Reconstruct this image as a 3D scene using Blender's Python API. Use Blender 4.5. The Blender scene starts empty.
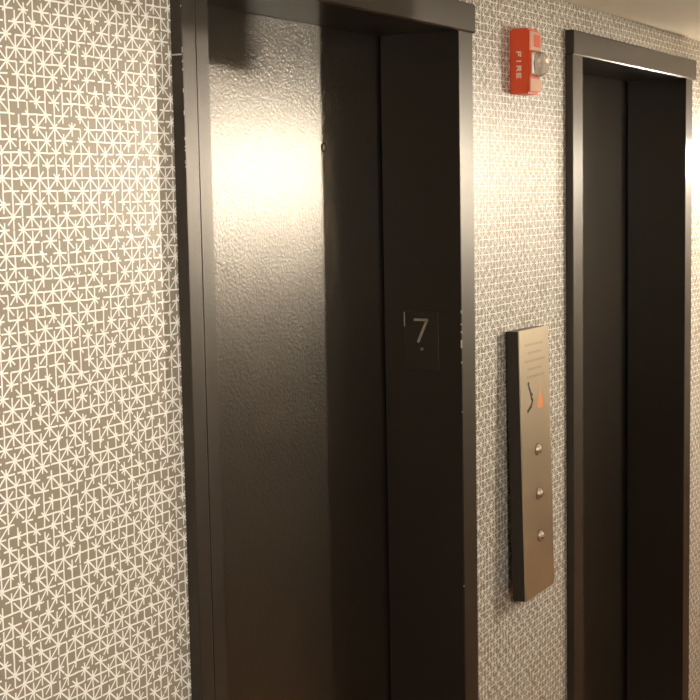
import bpy, bmesh, math, random
from mathutils import Vector, Matrix

random.seed(7)
S = bpy.context.scene
C = S.collection

# ------------------------------------------------------------------ sizes (metres)
W = 0.914        # clear width of an elevator opening
J = 0.0708       # width of a jamb's face
P = 0.0206       # how far a frame stands off the wallpaper
D = 0.1686       # depth of the door behind the wallpaper
HB = 2.10        # underside of the headers
HT = 2.1610      # top of the headers
HP = 0.0028      # header stands this much further off than the jambs
ZC = 2.2300      # ceiling
X2 = 1.658       # left edge of the second opening
YO = -1.74       # opposite wall
XL, XR = -4.2, 7.6

# ------------------------------------------------------------------ node helper
class N:
    """A socket with arithmetic."""
    tree = None
    def __init__(s, sock): s.s = sock
    @staticmethod
    def m(op, *a):
        n = N.tree.nodes.new('ShaderNodeMath'); n.operation = op
        for i, x in enumerate(a):
            if isinstance(x, N): N.tree.links.new(x.s, n.inputs[i])
            else: n.inputs[i].default_value = x
        return N(n.outputs[0])
    def __add__(s, o): return N.m('ADD', s, o)
    def __radd__(s, o): return N.m('ADD', o, s)
    def __sub__(s, o): return N.m('SUBTRACT', s, o)
    def __rsub__(s, o): return N.m('SUBTRACT', o, s)
    def __mul__(s, o): return N.m('MULTIPLY', s, o)
    def __rmul__(s, o): return N.m('MULTIPLY', o, s)
    def __truediv__(s, o): return N.m('DIVIDE', s, o)
    def __lt__(s, o): return N.m('LESS_THAN', s, o)
    def __gt__(s, o): return N.m('GREATER_THAN', s, o)
    def floor(s): return N.m('FLOOR', s)
    def round(s): return N.m('ROUND', s)
    def abs(s): return N.m('ABSOLUTE', s)
    def max(s, o): return N.m('MAXIMUM', s, o)
    def min(s, o): return N.m('MINIMUM', s, o)
    def mod2(s): return N.m('FLOORED_MODULO', s, 2.0)

def white(x, y, z):
    n = N.tree.nodes.new('ShaderNodeTexWhiteNoise'); n.noise_dimensions = '3D'
    c = N.tree.nodes.new('ShaderNodeCombineXYZ')
    for i, q in enumerate((x, y, z)):
        if isinstance(q, N): N.tree.links.new(q.s, c.inputs[i])
        else: c.inputs[i].default_value = q
    N.tree.links.new(c.outputs[0], n.inputs['Vector'])
    return N(n.outputs['Value'])

def new_mat(name):
    m = bpy.data.materials.new(name); m.use_nodes = True
    b = m.node_tree.nodes['Principled BSDF']
    N.tree = m.node_tree
    return m, m.node_tree, b

def setp(b, **k):
    for key, v in k.items():
        s = b.inputs[key.replace('_', ' ')]
        s.default_value = (*v, 1) if isinstance(v, tuple) else v

def noise(t, scale, detail=2, vec=None):
    n = t.nodes.new('ShaderNodeTexNoise'); n.inputs['Scale'].default_value = scale; n.inputs['Detail'].default_value = detail
    if vec is None:
        vec = t.nodes.new('ShaderNodeTexCoord').outputs['Object']
    t.links.new(vec, n.inputs['Vector'])
    return n

def mixc(t, fac, a, b):
    n = t.nodes.new('ShaderNodeMix'); n.data_type = 'RGBA'
    for i, v in ((0, fac), (6, a), (7, b)):
        if isinstance(v, N): t.links.new(v.s, n.inputs[i])
        elif hasattr(v, 'is_linked'): t.links.new(v, n.inputs[i])
        elif isinstance(v, tuple): n.inputs[i].default_value = (*v, 1)
        else: n.inputs[i].default_value = v
    return n.outputs[2]

def bump(t, b, height, strength, dist):
    n = t.nodes.new('ShaderNodeBump'); n.inputs['Strength'].default_value = strength; n.inputs['Distance'].default_value = dist
    t.links.new(height.s if isinstance(height, N) else height, n.inputs['Height'])
    t.links.new(n.outputs[0], b.inputs['Normal'])

# ------------------------------------------------------------------ materials
def wallpaper():
    m, t, b = new_mat('star_stroke_wallpaper')
    tc = t.nodes.new('ShaderNodeTexCoord'); sp = t.nodes.new('ShaderNodeSeparateXYZ')
    t.links.new(tc.outputs['Object'], sp.inputs[0])
    # a slow hand-drawn wobble so that the strokes do not look ruled
    u = N(sp.outputs[0]) / 0.0177 + 0.31
    v = N(sp.outputs[2]) / 0.0168 + 0.12
    wob = noise(t, 45.0, 1)
    ws = t.nodes.new('ShaderNodeSeparateColor'); t.links.new(wob.outputs['Color'], ws.inputs[0])
    u = u + (N(ws.outputs[0]) - 0.5) * 0.16
    v = v + (N(ws.outputs[1]) - 0.5) * 0.16
    hw = 0.080
    def runs(along, across, seed, lmin, hw):
        line = across.round()
        d = (across - line).abs()
        st = ((along - line) / 2.0).round() * 2.0 + line      # nearest star on this line
        q = along - st
        r = white(st + seed, line, (q > 0.0) + 0.5)
        ln = lmin + r * 0.90                                   # past 1: runs on into the next star
        return (d < hw) * (q.abs() < ln)
    ver = runs(v, u, 0.37, 0.52, 0.080); hor = runs(u, v, 50.61, 0.50, 0.074)
    i = u.floor(); j = v.floor(); fu = u - i; fv = v - j
    odd = (i + j).mod2()
    fx = fu + odd * (1.0 - 2.0 * fu)                           # mirror odd cells
    dd = (fx - fv).abs() * 0.7071
    tt = (fx + fv) * 0.5
    a = white(i, j, 3.3) * 1.25 - 0.05; c = white(i, j, 9.7) * 1.1 - 0.2
    dia = (dd < hw * 0.90) * ((tt < a).max((1.0 - tt) < c))
    mask = ver.max(hor).max(dia)
    fine = noise(t, 900.0, 2)
    col = mixc(t, fine.outputs[0], (0.250, 0.212, 0.155), (0.315, 0.272, 0.205))
    col = mixc(t, mask, col, (0.91, 0.91, 0.89))
    t.links.new(col, b.inputs['Base Color'])
    t.links.new((0.37 + mask * 0.05).s, b.inputs['Roughness'])
    t.links.new((0.10 - mask * 0.10).s, b.inputs['Metallic'])
    t.links.new((0.75 - mask * 0.15).s, b.inputs['Specular IOR Level'])
    bump(t, b, mask, 0.35, 0.0006)
    return m

def dark_paint(name, base, rough, bscale, bstr, bdist, spec=0.5):
    m, t, b = new_mat(name)
    b.inputs['Specular Tint'].default_value = (1.0, 0.93, 0.83, 1)
    setp(b, Base_Color=base, Roughness=rough, Specular_IOR_Level=spec)
    n = noise(t, bscale, 2)
    bump(t, b, n.outputs[0], bstr, bdist)
    return m

def plain(name, base, rough=0.5, metal=0.0, spec=0.5, **k):
    m, t, b = new_mat(name)
    n = noise(t, k.get('scale', 120.0), 3)
    var = k.get('var', 0.06)
    c = mixc(t, n.outputs[0], tuple(x * (1 - var) for x in base), tuple(min(1, x * (1 + var)) for x in base))
    t.links.new(c, b.inputs['Base Color'])
    setp(b, Roughness=rough, Metallic=metal, Specular_IOR_Level=spec)
    if k.get('bump'): bump(t, b, n.outputs[0], k['bump'], 0.001)
    return m

def brushed(name, base, rough):
    m, t, b = new_mat(name)
    tc = t.nodes.new('ShaderNodeTexCoord'); mp = t.nodes.new('ShaderNodeMapping')
    mp.inputs['Scale'].default_value = (900, 900, 14)
    t.links.new(tc.outputs['Object'], mp.inputs[0])
    n = noise(t, 1.0, 3, mp.outputs[0])
    t.links.new(mixc(t, n.outputs[0], tuple(x * .9 for x in base), base), b.inputs['Base Color'])
    t.links.new((rough - 0.05 + N(n.outputs[0]) * 0.1).s, b.inputs['Roughness'])
    setp(b, Metallic=1.0)
    return m

def glow(name, colour, strength):
    m, t, b = new_mat(name)
    setp(b, Base_Color=(0.9, 0.87, 0.8), Roughness=0.4, Emission_Color=colour, Emission_Strength=strength)
    return m

M = {}
M['paper'] = wallpaper()
M['frame'] = dark_paint('dark_bronze_frame_paint', (0.020, 0.0155, 0.012), 0.36, 260, 0.12, 0.0008, 0.6)
M['door'] = dark_paint('dark_bronze_door_paint', (0.015, 0.0115, 0.0085), 0.30, 200, 0.60, 0.0011, 0.9)
M['groove'] = plain('dark_seam', (0.012, 0.009, 0.007), 0.6)
M['chip'] = plain('bare_chipped_metal', (0.55, 0.50, 0.43), 0.4, scale=600, var=0.5)
M['ceiling'] = plain('cream_ceiling_paint', (0.86, 0.80, 0.67), 0.8, scale=300, bump=0.1)
M['floor'] = plain('warm_brown_carpet', (0.30, 0.155, 0.07), 0.9, scale=200, var=0.3, bump=0.3)
M['steel'] = brushed('brushed_steel', (0.62, 0.54, 0.42), 0.36)
M['box'] = dark_paint('black_back_box_paint', (0.015, 0.012, 0.010), 0.45, 200, 0.05, 0.0005)
M['chrome'] = plain('polished_steel_button', (0.95, 0.94, 0.90), 0.16, 1.0, var=0.0)
M['ring'] = plain('dark_ring_metal', (0.30, 0.24, 0.17), 0.35, 1.0)  # dark brown metal of the button rings and key core
M['ink'] = plain('black_ink', (0.03, 0.026, 0.012), 0.6)
M['etch'] = plain('etched_lettering', (0.47, 0.40, 0.305), 0.36, 1.0)
M['orange'] = plain('orange_ink', (0.74, 0.29, 0.10), 0.55)
M['red'] = plain('red_alarm_plastic', (0.74, 0.085, 0.024), 0.38, 0.0, 0.5, var=0.03)
M['white'] = plain('white_alarm_lettering', (0.90, 0.72, 0.62), 0.5)
M['lens'] = plain('glare_pink_lens_plastic', (0.86, 0.50, 0.38), 0.22, 0.0, 0.6, var=0.04)  # lamp glare on the clear lens painted into the colour as pale pink
M['reflector'] = plain('silvered_strobe_reflector', (0.97, 0.96, 0.94), 0.15, 1.0, var=0.0)
M['plate'] = dark_paint('dark_floor_plate_metal', (0.028, 0.022, 0.017), 0.35, 200, 0.05, 0.0004)
M['numeral'] = plain('worn_brass_numeral', (0.32, 0.26, 0.20), 0.45, 0.0, var=0.35, scale=60)
M['brass'] = brushed('brushed_bronze', (0.35, 0.26, 0.16), 0.35)
M['glow'] = glow('lit_frosted_glass', (1.0, 0.91, 0.77), 60.0)
gm, gt, gb = new_mat('clear_strobe_glass'); setp(gb, Base_Color=(1, 0.99, 0.96), Roughness=0.05, Transmission_Weight=0.78, IOR=1.45)
M['glass'] = gm

# ------------------------------------------------------------------ mesh helpers
def box(bm, x0, x1, y0, y1, z0, z1, bev=0.0, seg=2, mi=0):
    t = bmesh.new()
    bmesh.ops.create_cube(t, size=1.0)
    for v in t.verts:
        v.co = Vector(((x0 + x1) / 2 + v.co.x * (x1 - x0), (y0 + y1) / 2 + v.co.y * (y1 - y0), (z0 + z1) / 2 + v.co.z * (z1 - z0)))
    if bev: bmesh.ops.bevel(t, geom=list(t.edges), offset=bev, segments=seg, profile=0.5, affect='EDGES')
    for f in t.faces: f.material_index = mi
    add(bm, t)

def add(bm, t):
    me = bpy.data.meshes.new('tmp'); t.to_mesh(me); t.free(); bm.from_mesh(me); bpy.data.meshes.remove(me)

def cyl(bm, c, axis, r, h, seg=32, bev=0.0, r2=None):
    t = bmesh.new()
    bmesh.ops.create_cone(t, cap_ends=True, segments=seg, radius1=r, radius2=r if r2 is None else r2, depth=h)
    if bev: bmesh.ops.bevel(t, geom=[e for e in t.edges if abs(e.verts[0].co.z - e.verts[1].co.z) < 1e-6], offset=bev, segments=2, affect='EDGES')
    q = Vector((0, 0, 1)).rotation_difference(Vector(axis))
    bmesh.ops.transform(t, matrix=Matrix.Translation(c) @ q.to_matrix().to_4x4(), verts=t.verts)
    add(bm, t)

def prism(bm, pts, axis, a0, a1, bev=0.0):
    """Polygon pts in the plane across axis ('x': (y,z), 'y': (x,z), 'z': (x,y)), pulled from a0 to a1."""
    t = bmesh.new()
    mk = {'x': lambda p, a: (a, p[0], p[1]), 'y': lambda p, a: (p[0], a, p[1]), 'z': lambda p, a: (p[0], p[1], a)}[axis]
    A = [t.verts.new(mk(p, a0)) for p in pts]; B = [t.verts.new(mk(p, a1)) for p in pts]
    t.faces.new(A); t.faces.new(B[::-1])
    n = len(pts)
    for i in range(n): t.faces.new((A[i], B[i], B[(i + 1) % n], A[(i + 1) % n]))
    bmesh.ops.recalc_face_normals(t, faces=t.faces)
    if bev: bmesh.ops.bevel(t, geom=list(t.edges), offset=bev, segments=2, affect='EDGES')
    add(bm, t)

def obj(name, bm, mats, parent=None, smooth=False):
    me = bpy.data.meshes.new(name)
    bmesh.ops.recalc_face_normals(bm, faces=bm.faces)
    bm.to_mesh(me); bm.free()
    for m in (mats if isinstance(mats, (list, tuple)) else [mats]): me.materials.append(m)
    o = bpy.data.objects.new(name, me); C.objects.link(o)
    if parent is not None:
        o.parent = parent
        q = parent
        off = Vector((0, 0, 0))
        while q is not None:
            off += q.location; q = q.parent
        me.transform(Matrix.Translation(-off))
    if smooth:
        for f in me.polygons: f.use_smooth = True
    return o

def thing(name, label, cat, loc, group=None):
    o = bpy.data.objects.new(name, None); C.objects.link(o)
    o.location = loc; o.empty_display_size = 0.1
    o['label'] = label; o['category'] = cat; o['kind'] = 'thing'
    if group: o['group'] = group
    return o

def struct(name, bm, mats):
    o = obj(name, bm, mats); o['kind'] = 'structure'; return o

# ------------------------------------------------------------------ the room
bm = bmesh.new()
yb = 0.30
xs = [XL, -J * 0.6, W + J * 0.6, X2 - J * 0.6, X2 + W + J * 0.6, XR]
zt = (HB + HT) / 2
# one continuous skin: piers between the openings and the strip above them, welded into one wall
cols = xs
for k in range(5):
    opening = k in (1, 3)
    z0 = zt if opening else 0.0
    if opening: box(bm, cols[k], cols[k + 1], 0, yb, z0, ZC)
    else:
        box(bm, cols[k], cols[k + 1], 0, yb, 0, zt); box(bm, cols[k], cols[k + 1], 0, yb, zt, ZC)
bmesh.ops.remove_doubles(bm, verts=bm.verts, dist=1e-5)
struct('wall_back', bm, M['paper'])
bm = bmesh.new(); box(bm, XL, XR, YO - 0.1, YO, 0, ZC); struct('wall_front', bm, M['paper'])
bm = bmesh.new(); box(bm, XL - 0.1, XL, YO - 0.1, yb, 0, ZC); struct('wall_left', bm, M['ceiling'])
bm = bmesh.new(); box(bm, XR, XR + 0.1, YO - 0.1, yb, 0, ZC); struct('wall_right', bm, M['ceiling'])
bm = bmesh.new(); box(bm, XL - 0.1, XR + 0.1, YO - 0.1, yb, -0.1, 0); struct('floor', bm, M['floor'])
bm = bmesh.new(); box(bm, XL - 0.1, XR + 0.1, YO - 0.1, yb, ZC, ZC + 0.1); struct('ceiling', bm, M['ceiling'])

# ------------------------------------------------------------------ elevator frames and doors
def frame(x0, label, first):
    t = thing('elevator', label, 'elevator', (x0 + W / 2, 0, 0), 'elevators in the patterned wall')
    # jambs
    for side in (0, 1):
        bm = bmesh.new()
        a, b = (x0 - J, x0) if side == 0 else (x0 + W, x0 + W + J)
        if first and side == 0:
            g = x0 - J * 0.50
            box(bm, a, g - 0.0006, -P, -0.0003, 0, HB, 0.0016)
            prism(bm, [(g + 0.0006, -P), (b, -P), (b, D - 0.005), (x0 - 0.040, D - 0.005), (x0 - 0.040, -0.0003), (g + 0.0006, -0.0003)], 'z', 0, HB, 0.0014)
            box(bm, g - 0.001, g + 0.001, -P + 0.0005, -0.0005, 0, HB, 0.0003, 1)
            for z, y in ((1.9795, -0.0045),):                 # chipped streak across the side of the jamb
                box(bm, a - 0.0004, a + 0.001, -P + 0.001, -0.0005, z - 0.0012, z + 0.0010, mi=2)
            for k in range(16):                               # pale flecks along the outer arris
                z = random.uniform(1.80, 2.09); h = random.uniform(0.001, 0.007)
                box(bm, a - 0.0001, a + 0.0008, -P - 0.0001, -P + 0.0008, z, z + h, mi=2)
        else:
            o1, i1, w1 = (a, b, x0 - 0.040) if side == 0 else (b, a, x0 + W + 0.040)
            prism(bm, [(o1, -P), (i1, -P), (i1, D - 0.005), (w1, D - 0.005), (w1, -0.0003), (o1, -0.0003)], 'z', 0, HB, 0.0014)
            if first:
                for z, h in ((1.512, .006), (1.487, .003), (1.470, .004), (1.452, .003), (1.438, .016), (1.405, .004), (1.30, .002), (0.92, .003)):
                    box(bm, a - 0.0003, a + 0.0020, -P - 0.0003, -P + 0.0022, z, z + h, mi=2)
        obj('jamb', bm, [M['frame'], M['groove'], M['chip']], t)
    bm = bmesh.new()
    box(bm, x0 - J - 0.001, x0 + W + J + (0.012 if first else 0.034), -P - HP, -0.0003, HB, HT, 0.0032, 1)
    box(bm, x0 - 0.040, x0 + W + 0.040, -0.004, D - 0.005, HB, zt - 0.001)
    obj('header', bm, M['frame'], t)
    bm = bmesh.new()                                          # grooved metal threshold
    box(bm, x0, x0 + W, -P, D - 0.005, 0.0, 0.008)
    for k in range(5):
        y = -0.005 + k * 0.03
        box(bm, x0, x0 + W, y, y + 0.012, 0.006, 0.011)
    obj('threshold', bm, M['steel'], t)
    return t

def door(t, x0, hole):
    bm = bmesh.new()
    box(bm, x0 - 0.03, x0 + W + 0.03, D, D + 0.035, 0.012, HB + 0.020)
    dp = obj('door', bm, M['door'], t)
    if hole:
        bm = bmesh.new()
        c = Vector((0.673, D - 0.001, 1.861))
        tb = bmesh.new()                                      # escutcheon ring
        n = 28
        prof = [(0.0066, 0.001), (0.0070, -0.0012), (0.0088, -0.0016), (0.0100, 0.001)]
        vs = [[tb.verts.new((c.x + r * math.cos(2 * math.pi * k / n), c.y + y, c.z + r * math.sin(2 * math.pi * k / n))) for r, y in prof] for k in range(n)]
        for k in range(n):
            for q in range(len(prof) - 1):
                tb.faces.new((vs[k][q], vs[k][q + 1], vs[(k + 1) % n][q + 1], vs[(k + 1) % n][q]))
        add(bm, tb)
        obj('release_key_hole', bm, M['groove'], dp, True)
        cyl_bm = bmesh.new(); cyl(cyl_bm, (c.x, c.y + 0.0006, c.z), (0, 1, 0), 0.0068, 0.001)
        obj('release_key_core', cyl_bm, M['ring'], dp)
    return t

door(frame(0.0, 'dark bronze elevator with a bright lamp glare on its closed door', True), 0.0, True)
door(frame(X2, 'dark bronze elevator without glare on its closed door, right of the steel call panel', False), X2, False)

# ------------------------------------------------------------------ strokes as solid letters
def stroke(bm, pts, w, to3, depth):
    """A polyline of width w in a plane; to3(u, v, out) gives the point."""
    for (a, b) in zip(pts[:-1], pts[1:]):
        a = Vector(a); b = Vector(b); d = (b - a).normalized() * (w / 2); n = Vector((-d.y, d.x))
        q = [a - d + n, a - d - n, b + d - n, b + d + n]
        t = bmesh.new()
        lo = [t.verts.new(to3(p.x, p.y, 0.0)) for p in q]; hi = [t.verts.new(to3(p.x, p.y, depth)) for p in q]
        t.faces.new(lo); t.faces.new(hi[::-1])
        for i in range(4): t.faces.new((lo[i], hi[i], hi[(i + 1) % 4], lo[(i + 1) % 4]))
        bmesh.ops.recalc_face_normals(t, faces=t.faces)
        add(bm, t)

# ------------------------------------------------------------------ floor number plate on the right reveal
t = thing('floor_number_plate', 'small dark plate with a raised 7 on the side of the elevator opening', 'sign', (W, 0.074, 1.385))
y0, y1, z0, z1 = 0.033, 0.115, 1.387, 1.514
bm = bmesh.new(); box(bm, W - 0.0025, W + 0.0005, y0, y1, z0, z1, 0.0008); obj('plate', bm, M['plate'], t)
to3 = lambda u, v, o: (W - 0.0025 - o, 0.074 - u, 1.385 + v)
bm = bmesh.new()
stroke(bm, [(-0.0135, 0.1110), (0.0150, 0.1110)], 0.0052, to3, 0.0016)
stroke(bm, [(0.0146, 0.1100), (-0.0058, 0.0650)], 0.0052, to3, 0.0016)
obj('numeral', bm, M['numeral'], t)
bm = bmesh.new()
for du, dv in ((0, 0), (0.0035, 0.0), (0.0035, 0.0032), (0.0, 0.0032)): cyl(bm, (W - 0.003, 0.0735 - du, 1.4315 + dv), (1, 0, 0), 0.0012, 0.0016, 10)
obj('braille_dots', bm, M['numeral'], t)
bm = bmesh.new(); box(bm, W - 0.0030, W - 0.002, 0.1120, 0.1146, 1.481, 1.512); obj('pale_edge', bm, M['numeral'], t)  # narrow strip in the numeral colour along the plate's inner edge

# ------------------------------------------------------------------ call panel (hangs a little crooked)
pw, ph, pd = 0.1985, 0.6282, 0.0333
rot = (math.radians(-1.61), math.radians(1.06), math.radians(2.19))
t = thing('elevator_call_panel', 'tall brushed steel call panel with three round buttons and a fire pictogram', 'elevator call panel', (1.2840, -0.0092, 1.1322))
bm = bmesh.new()
A = []; B = []
for sx, sz in ((-1, -1), (1, -1), (1, 1), (-1, 1)):
    lx, lz = sx * (pw / 2 - 0.0008), sz * (ph / 2 - 0.0008)
    ly = 0.0
    A.append(bm.verts.new((lx, -pd + 0.004, lz))); B.append(bm.verts.new((lx, ly, lz)))
bm.faces.new(A); bm.faces.new(B[::-1])
for k in range(4): bm.faces.new((A[k], B[k], B[(k + 1) % 4], A[(k + 1) % 4]))
def lobj(name, bm, mat, parent, smooth=False):
    off = Vector((0, 0, 0)); q = parent
    while q is not None: off += q.location; q = q.parent
    bmesh.ops.translate(bm, vec=off, verts=bm.verts)
    return obj(name, bm, mat, parent, smooth)
lobj('back_box', bm, M['box'], t)['label'] = 'black side of the box'
bm = bmesh.new(); box(bm, -pw / 2, pw / 2, -pd, -pd + 0.004, -ph / 2, ph / 2, 0.0008); fp = lobj('faceplate', bm, M['steel'], t)
for (bx, bz) in ((-0.0001, 0.0285), (0.0007, -0.0765), (0.0014, -0.1773)):
    bm = bmesh.new(); cyl(bm, (bx, -pd - 0.0006, bz), (0, -1, 0), 0.0150, 0.0016, 40, 0.0005)
    rg = lobj('button_ring', bm, M['ring'], t)
    bm = bmesh.new(); tb = bmesh.new(); bmesh.ops.create_uvsphere(tb, u_segments=32, v_segments=16, radius=1.0)
    bmesh.ops.transform(tb, matrix=Matrix.Translation((bx, -pd - 0.001, bz)) @ Matrix.Diagonal((0.0120, 0.0105, 0.0120, 1)), verts=tb.verts)
    add(bm, tb); lobj('button', bm, M['chrome'], rg, True)
f3 = lambda u, v, o: (u, -pd + 0.0002 - o, v)
bm = bmesh.new()
for row, (xa, xb, z) in enumerate(((-.062, .060, .278), (-.046, .044, .259), (-.066, .066, .240), (-.045, .046, .221), (-.056, .054, .203))):
    x = xa
    while x < xb:
        wl = random.uniform(0.008, 0.012)
        stroke(bm, [(x, z), (x + wl * 0.5, z)], 0.0060, f3, 0.0004); x += wl + 0.003
lobj('etched_lettering', bm, M['etch'], fp)
bm = bmesh.new()                                             # figure hurrying down the stairs
stroke(bm, [(-0.0440, 0.1780), (-0.0370, 0.1690), (-0.0300, 0.1530)], 0.0090, f3, 0.0005)
stroke(bm, [(-0.0233, 0.1470), (-0.0330, 0.1350), (-0.0560, 0.1250)], 0.0080, f3, 0.0005)
stroke(bm, [(-0.0370, 0.1690), (-0.0240, 0.1600)], 0.0050, f3, 0.0005)
stroke(bm, [(-0.0300, 0.1530), (-0.0233, 0.1470)], 0.0085, f3, 0.0005)
cyl(bm, (-0.0480, -pd, 0.1870), (0, -1, 0), 0.0060, 0.0009, 18)
fig = lobj('fleeing_figure', bm, M['ink'], fp); fig['label'] = 'black figure printed on the steel'
bm = bmesh.new()                                             # flame
fl = [(.0110, .1270), (.0204, .1225), (.0390, .1225), (.0520, .1300), (.0510, .1420), (.0400, .1520), (.0330, .1620), (.0300, .1750), (.0230, .1840), (.0215, .1700), (.0230, .1600), (.0190, .1530), (.0100, .1450), (.0070, .1354)]
prism(bm, fl, 'y', -pd + 0.0002, -pd - 0.0003)
fm = lobj('flame', bm, M['orange'], fp); fm['label'] = 'orange flame printed on the steel'
t.rotation_euler = rot

# ------------------------------------------------------------------ fire alarm strobe
ax0, ax1, az0, az1, ad = 1.231, 1.312, 1.9860, 2.1320, 0.046
t = thing('fire_alarm_strobe', 'red fire alarm strobe on the wallpaper above the call panel', 'fire alarm', (1.283, 0, az0))
bm = bmesh.new()
prism(bm, [(ax0, 0.0005), (ax0 + 0.002, -0.018), (ax0 + 0.006, -ad), (ax1 - 0.006, -ad), (ax1 - 0.002, -0.018), (ax1, 0.0005)], 'z', az0, az1, 0.0048)
obj('housing', bm, M['red'], t)
zc = (az0 + az1) / 2 - 0.006
fy = -ad
for (za, zb) in ((zc + 0.030, az1 - 0.007), (az0 + 0.006, zc - 0.033)):
    bm = bmesh.new(); box(bm, ax0 + 0.010, ax1 - 0.009, fy - 0.004, fy + 0.001, za, zb, 0.0012); lp = obj('lens_plate', bm, M['lens'], t)
    if za > zc:
        bm = bmesh.new(); box(bm, ax0 + 0.026, ax1 - 0.018, fy - 0.0046, fy - 0.003, za + 0.008, zb - 0.006, 0.0004); obj('lens_window', bm, M['red'], lp)
bm = bmesh.new(); box(bm, ax0 + 0.014, ax1 - 0.010, fy - 0.010, fy + 0.001, zc - 0.026, zc + 0.026, 0.004); rf = obj('strobe_reflector', bm, M['reflector'], t)
bm = bmesh.new(); cyl(bm, (ax0 + 0.042, fy - 0.016, zc), (0, 0, 1), 0.0035, 0.034, 16); obj('flash_tube', bm, M['white'], rf)
bm = bmesh.new(); tb = bmesh.new(); bmesh.ops.create_uvsphere(tb, u_segments=32, v_segments=16, radius=1.0)
bmesh.ops.transform(tb, matrix=Matrix.Translation((ax0 + 0.042, fy - 0.009, zc)) @ Matrix.Diagonal((0.028, 0.024, 0.029, 1)), verts=tb.verts)
add(bm, tb); obj('strobe_dome', bm, M['glass'], t, True)
# FIRE reading along the left side of the housing
s3 = lambda u, v, o: (ax0 + 0.0016 + (u + 0.012) * 0.14 - o, -0.0235 - u, zc + v)
letters = {'F': [[(0, 0), (0, 1)], [(0, 1), (.6, 1)], [(0, .52), (.5, .52)]], 'I': [[(.3, 0), (.3, 1)]],
           'R': [[(0, 0), (0, 1)], [(0, 1), (.5, 1), (.6, .78), (.5, .52), (0, .52)], [(.25, .52), (.6, 0)]],
           'E': [[(0, 0), (0, 1)], [(0, 1), (.6, 1)], [(0, .52), (.5, .52)], [(0, 0), (.6, 0)]]}
bm = bmesh.new()
for k, ch in enumerate('FIRE'):
    for pl in letters[ch]:
        # letter height runs across the side, reading downwards
        stroke(bm, [(-0.0050 + 0.0085 * b, 0.0265 - 0.0160 * k - 0.0160 * a) for a, b in pl], 0.0027, s3, 0.0014)
obj('fire_lettering', bm, M['white'], t)['label'] = 'white FIRE lettering'

# ------------------------------------------------------------------ wall lamps of the corridor
def lamp(x, side, label, power, visor=0.0, z=1.853, plate=(0.05, 0.11), col=(1.0, 0.88, 0.71, 1)):
    y = 0.0 if side > 0 else YO
    s = -1 if side > 0 else 1
    off = max(0.075, visor + 0.012)
    h = 0.034 if visor else 0.10
    t = thing('wall_lamp', label, 'wall lamp', (x, y, z - 0.12), 'corridor wall lamps')
    bm = bmesh.new(); a, b = sorted((y - s * 0.001, y + s * 0.012)); box(bm, x - plate[0], x + plate[0], a, b, z - plate[1], z + plate[1], 0.003); obj('back_plate', bm, M['brass'], t)
    m = M['glow'].copy(); m.node_tree.nodes['Principled BSDF'].inputs['Emission Strength'].default_value = power; m.node_tree.nodes['Principled BSDF'].inputs['Emission Color'].default_value = col
    bm = bmesh.new(); cyl(bm, (x, y + s * off, z), (0, 0, 1), 0.032, h, 32); obj('glass_shade', bm, m, t, True)
    for dz, r in ((-h / 2 - 0.006, 0.045), (h / 2 + 0.006, max(0.045, visor))):
        bm = bmesh.new(); cyl(bm, (x, y + s * off, z + dz), (0, 0, 1), r, 0.012, 48, 0.002); obj('cap', bm, M['brass'], t)
    bm = bmesh.new(); a, b = sorted((y, y + s * off)); box(bm, x - 0.012, x + 0.012, a, b, z - h / 2 - 0.018, z - h / 2 - 0.008, 0.002); obj('bracket', bm, M['brass'], t)
    return t
lamp(2.98, 1, 'lit bronze wall lamp beyond the second elevator frame', 45.0)
lamp(2.95, -1, 'lit bronze wall lamp on the facing wall across from the second elevator', 1650.0, 0.17, 1.858, (0.22, 0.30))
lamp(6.50, -1, 'lit bronze wall lamp far down the facing wall', 640.0, 0.17, 1.858)
lamp(-0.9, -1, 'lit bronze wall lamp on the facing wall behind the camera', 280.0, 0.0, 1.66, col=(1.0, 0.94, 0.84, 1))

# ------------------------------------------------------------------ box added out of view to shadow the first door's top
t = thing('hanging_shade_box', 'dark unseen box hung from the ceiling to shade the elevator door', 'sign', (1.40, -0.735, 1.938))
bm = bmesh.new(); box(bm, 1.380, 1.420, -0.960, -0.509, 1.938, 2.15, 0.004); obj('shade_box_body', bm, M['frame'], t)
bm = bmesh.new(); cyl(bm, (1.40, -0.735, 2.192), (0, 0, 1), 0.012, 0.09, 20); cyl(bm, (1.40, -0.735, 2.2275), (0, 0, 1), 0.05, 0.012, 28); obj('ceiling_mount', bm, M['frame'], t)

# ------------------------------------------------------------------ world, camera, view
w = bpy.data.worlds.new('world'); S.world = w; w.use_nodes = True
w.node_tree.nodes['Background'].inputs[0].default_value = (1.0, 0.85, 0.65, 1)
w.node_tree.nodes['Background'].inputs[1].default_value = 0.0

cam = bpy.data.cameras.new('camera'); co = bpy.data.objects.new('camera', cam); C.objects.link(co)
yaw, pitch, roll, f = 1.0628154, -0.1066, -0.0187, 1458.7748
F = Vector((math.sin(yaw) * math.cos(pitch), math.cos(yaw) * math.cos(pitch), math.sin(pitch)))
R = Vector((math.cos(yaw), -math.sin(yaw), 0)); U = R.cross(F)
R2 = R * math.cos(roll) + U * math.sin(roll); U2 = -R * math.sin(roll) + U * math.cos(roll)
m = Matrix((R2, U2, -F)).transposed().to_4x4(); m.translation = (-1.88674, -1.30875, 1.76735)
co.matrix_world = m
cam.sensor_width = 36.0; cam.lens = f / 700 * 36.0; cam.clip_start = 0.02
S.camera = co
S.view_settings.view_transform = 'Standard'; S.view_settings.look = 'None'
S.view_settings.gamma = 1.0; S.view_settings.use_curve_mapping = False
S.view_settings.exposure = 1.75
